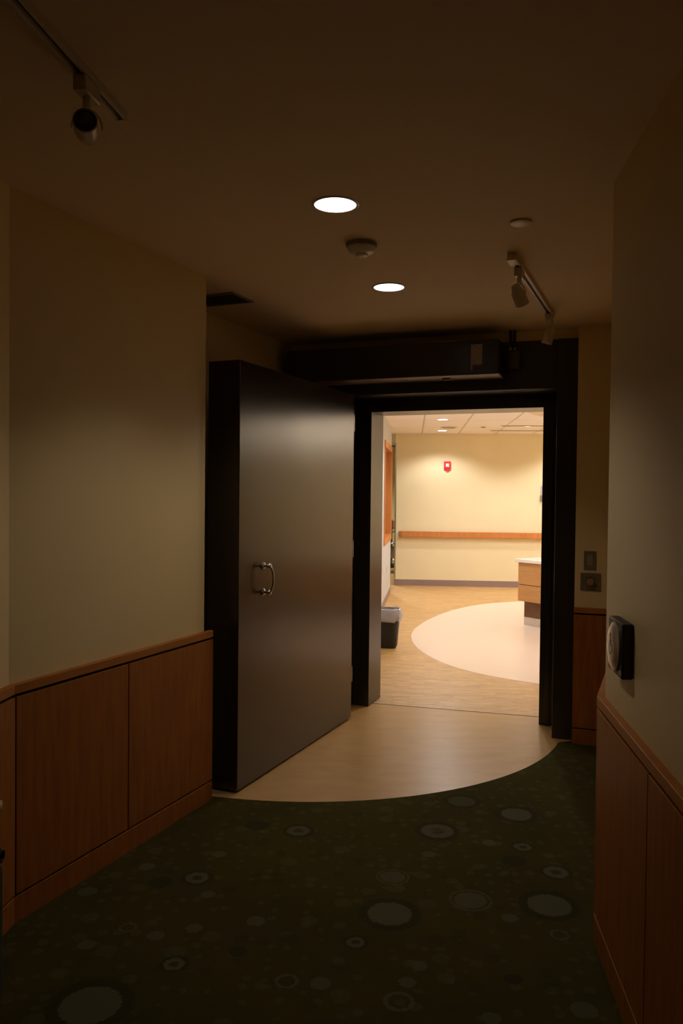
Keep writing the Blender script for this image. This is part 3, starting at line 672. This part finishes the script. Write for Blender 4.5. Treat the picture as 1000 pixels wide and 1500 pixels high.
for (x, y, z), lbl in (((1.62, 12.3, H - .004), 'round air diffuser in the tiled ceiling before the yellow wall'), ((2.12, 12.15, H - .004), 'small speaker disc in the tiled ceiling')):
    r = .13 if 'air' in lbl else .045
    t = thing('ceiling_diffuser' if 'air' in lbl else 'ceiling_speaker', lbl, 'vent' if 'air' in lbl else 'speaker', (x, y, z))
    link('plate', lathe(bmesh.new(), [(0, -.006), (r * .5, -.010), (r, -.004), (r, -.0003), (0, -.0003)], 32), off_white, t, smooth=True)
    link('ring', lathe(bmesh.new(), [(r * .6, -.0095), (r * .7, -.014), (r * .8, -.0085), (r * .6, -.0095)], 32), dim_pl, t, smooth=True)
for (c, lbl) in ((Bf(2.13, -1.62), 'long slot diffuser in the tiled ceiling, nearer the camera'), (Bf(2.05, -.75), 'long slot diffuser in the tiled ceiling, nearer the yellow wall')):
    t = thing('slot_diffuser', lbl, 'vent', (c.x, c.y, H - .0045), -fa)
    link('frame', bx(-.55, .55, -.05, .05, -.006, 0), off_white, t, bevel=.001)
    for y in (-.022, .022): link('slot', bx(-.53, .53, y - .010, y + .010, -.0085, -.0062), dim_pl, t)

# reception desk
dk = Vector((2.185, 9.566)); e1 = Vector((.573, -.819)).normalized(); e2 = Vector((.819, .573)).normalized()
dkt = thing('reception_desk', 'honey wood reception desk with white countertop at the right jamb', 'desk', (dk.x, dk.y, 0), math.atan2(e1.y, e1.x))
# local x runs along the face towards the camera side, local y away from the visible face
def dbox(x0, x1, y0, y1, z0, z1): return bx(x0, x1, y0, y1, z0, z1)
link('kick_plate', dbox(0, 2.2, 0, .9, .0015, .095), kick_m, dkt, bevel=.002)
link('recessed_base', dbox(0, 2.2, 0, .9, .0955, .285), dark_wood, dkt, bevel=.002)
for z0, z1 in ((.287, .478), (.486, .745)):
    for x0, x1 in ((-.05, .94), (.948, 2.25)):
        link('panel', dbox(x0, x1, -.055, .95, z0, z1), honey, dkt, bevel=.002)
link('core', dbox(-.04, 2.24, -.045, .94, .30, .745), dark_wood, dkt)
link('countertop', dbox(-.08, 2.3, -.085, .98, .746, .786), counter_m, dkt, bevel=.006)

# waste bin with liner
bn = thing('waste_bin', 'black waste bin with clear liner behind the left jamb', 'bin', (.450, 8.05, 0), R(-8))
def rr(w_, d_, r_, z, n=6): return [(p[0], p[1], z) for p in rrect(w_, d_, r_, n)]
link('bucket', loft(bmesh.new(), [rr(.22, .15, .04, .003), rr(.245, .17, .05, .03), rr(.275, .20, .06, .22), rr(.30, .225, .065, .385), rr(.285, .21, .06, .385), rr(.23, .155, .045, .03)], True, True), black, bn, smooth=True)
def wav(w_, d_, z, amp, ph, zr=0):
    out = []
    L_ = rrect(w_, d_, .07, 8)
    for i, p in enumerate(L_):
        k = 1 + amp * math.sin(i * 1.9 + ph) + amp * .6 * math.sin(i * 3.7 + ph * 2)
        out.append((p[0] * k, p[1] * k, z + zr * math.sin(i * 1.3 + ph)))
    return out
ln = link('liner', loft(bmesh.new(), [wav(.335, .26, .278, .03, 1.0, .010), wav(.345, .27, .315, .035, 1.6, .006), wav(.325, .25, .36, .02, .4), wav(.312, .237, .392, .012, 0, .004),
                                       wav(.290, .215, .397, .01, .5, .004), wav(.27, .195, .34, .03, 2), wav(.25, .18, .25, .06, 1), wav(.10, .08, .22, .1, 1)], False, True), liner_m, bn, smooth=True)
link('contents', loft(bmesh.new(), [wav(.20, .14, .30, .08, 2, .01), wav(.24, .17, .345, .06, 1, .012), wav(.15, .10, .365, .10, 3, .008)], True, True), navy, bn, smooth=True)
ln['label'] = 'clear crumpled plastic liner folded over the rim'

# passage beyond the end of the yellow wall
tag(link('wall_passage', bx(-2.35, 2.2, 17.4, 17.55, 0, H), paint_olive), 'olive wall deep in the side passage', 'wall', kind='structure')
tag(link('wall_passage_left', bx(-2.5, -2.35, 13.2, 17.4, 0, H), paint_olive), 'olive wall closing the side passage', 'wall', kind='structure')
tag(link('trim_4', bx(-2.2, 1.55, 17.34, 17.399, .84, .98), rail_wood), 'brown handrail deep in the side passage', 'trim', kind='structure')
ct = thing('equipment_cart', 'grey wheeled equipment cart glimpsed past the yellow wall corner', 'cart', (.99, 15.9, 0), R(10))
link('base', bx(-.24, .24, -.2, .2, .11, .17), black, ct, bevel=.01)
link('pole', tube(bmesh.new(), [(0, 0, .17), (0, 0, 1.05)], .02, 12), grey_metal, ct, smooth=True)
link('cabinet', bx(-.16, .16, -.13, .13, .30, .52), dim_pl, ct, bevel=.01)
link('shelf', bx(-.2, .2, -.16, .16, .80, .82), grey_metal, ct, bevel=.004)
for x, y in ((-.2, -.17), (.2, -.17), (-.2, .17), (.2, .17)):
    link('caster', lathe(bmesh.new(), [(0, -.015), (.045, -.015), (.053, 0), (.045, .015), (0, .015)], 20, Matrix.Translation((x, y, .055)) @ Matrix.Rotation(PI / 2, 4, 'Y')), black, ct, smooth=True)
link('hose', tube(bmesh.new(), [(.1 * math.cos(a_ / 8 * PI), -.14, .42 + .17 * math.sin(a_ / 8 * PI)) for a_ in range(0, 17)], .016, 8), grey_metal, ct, smooth=True)
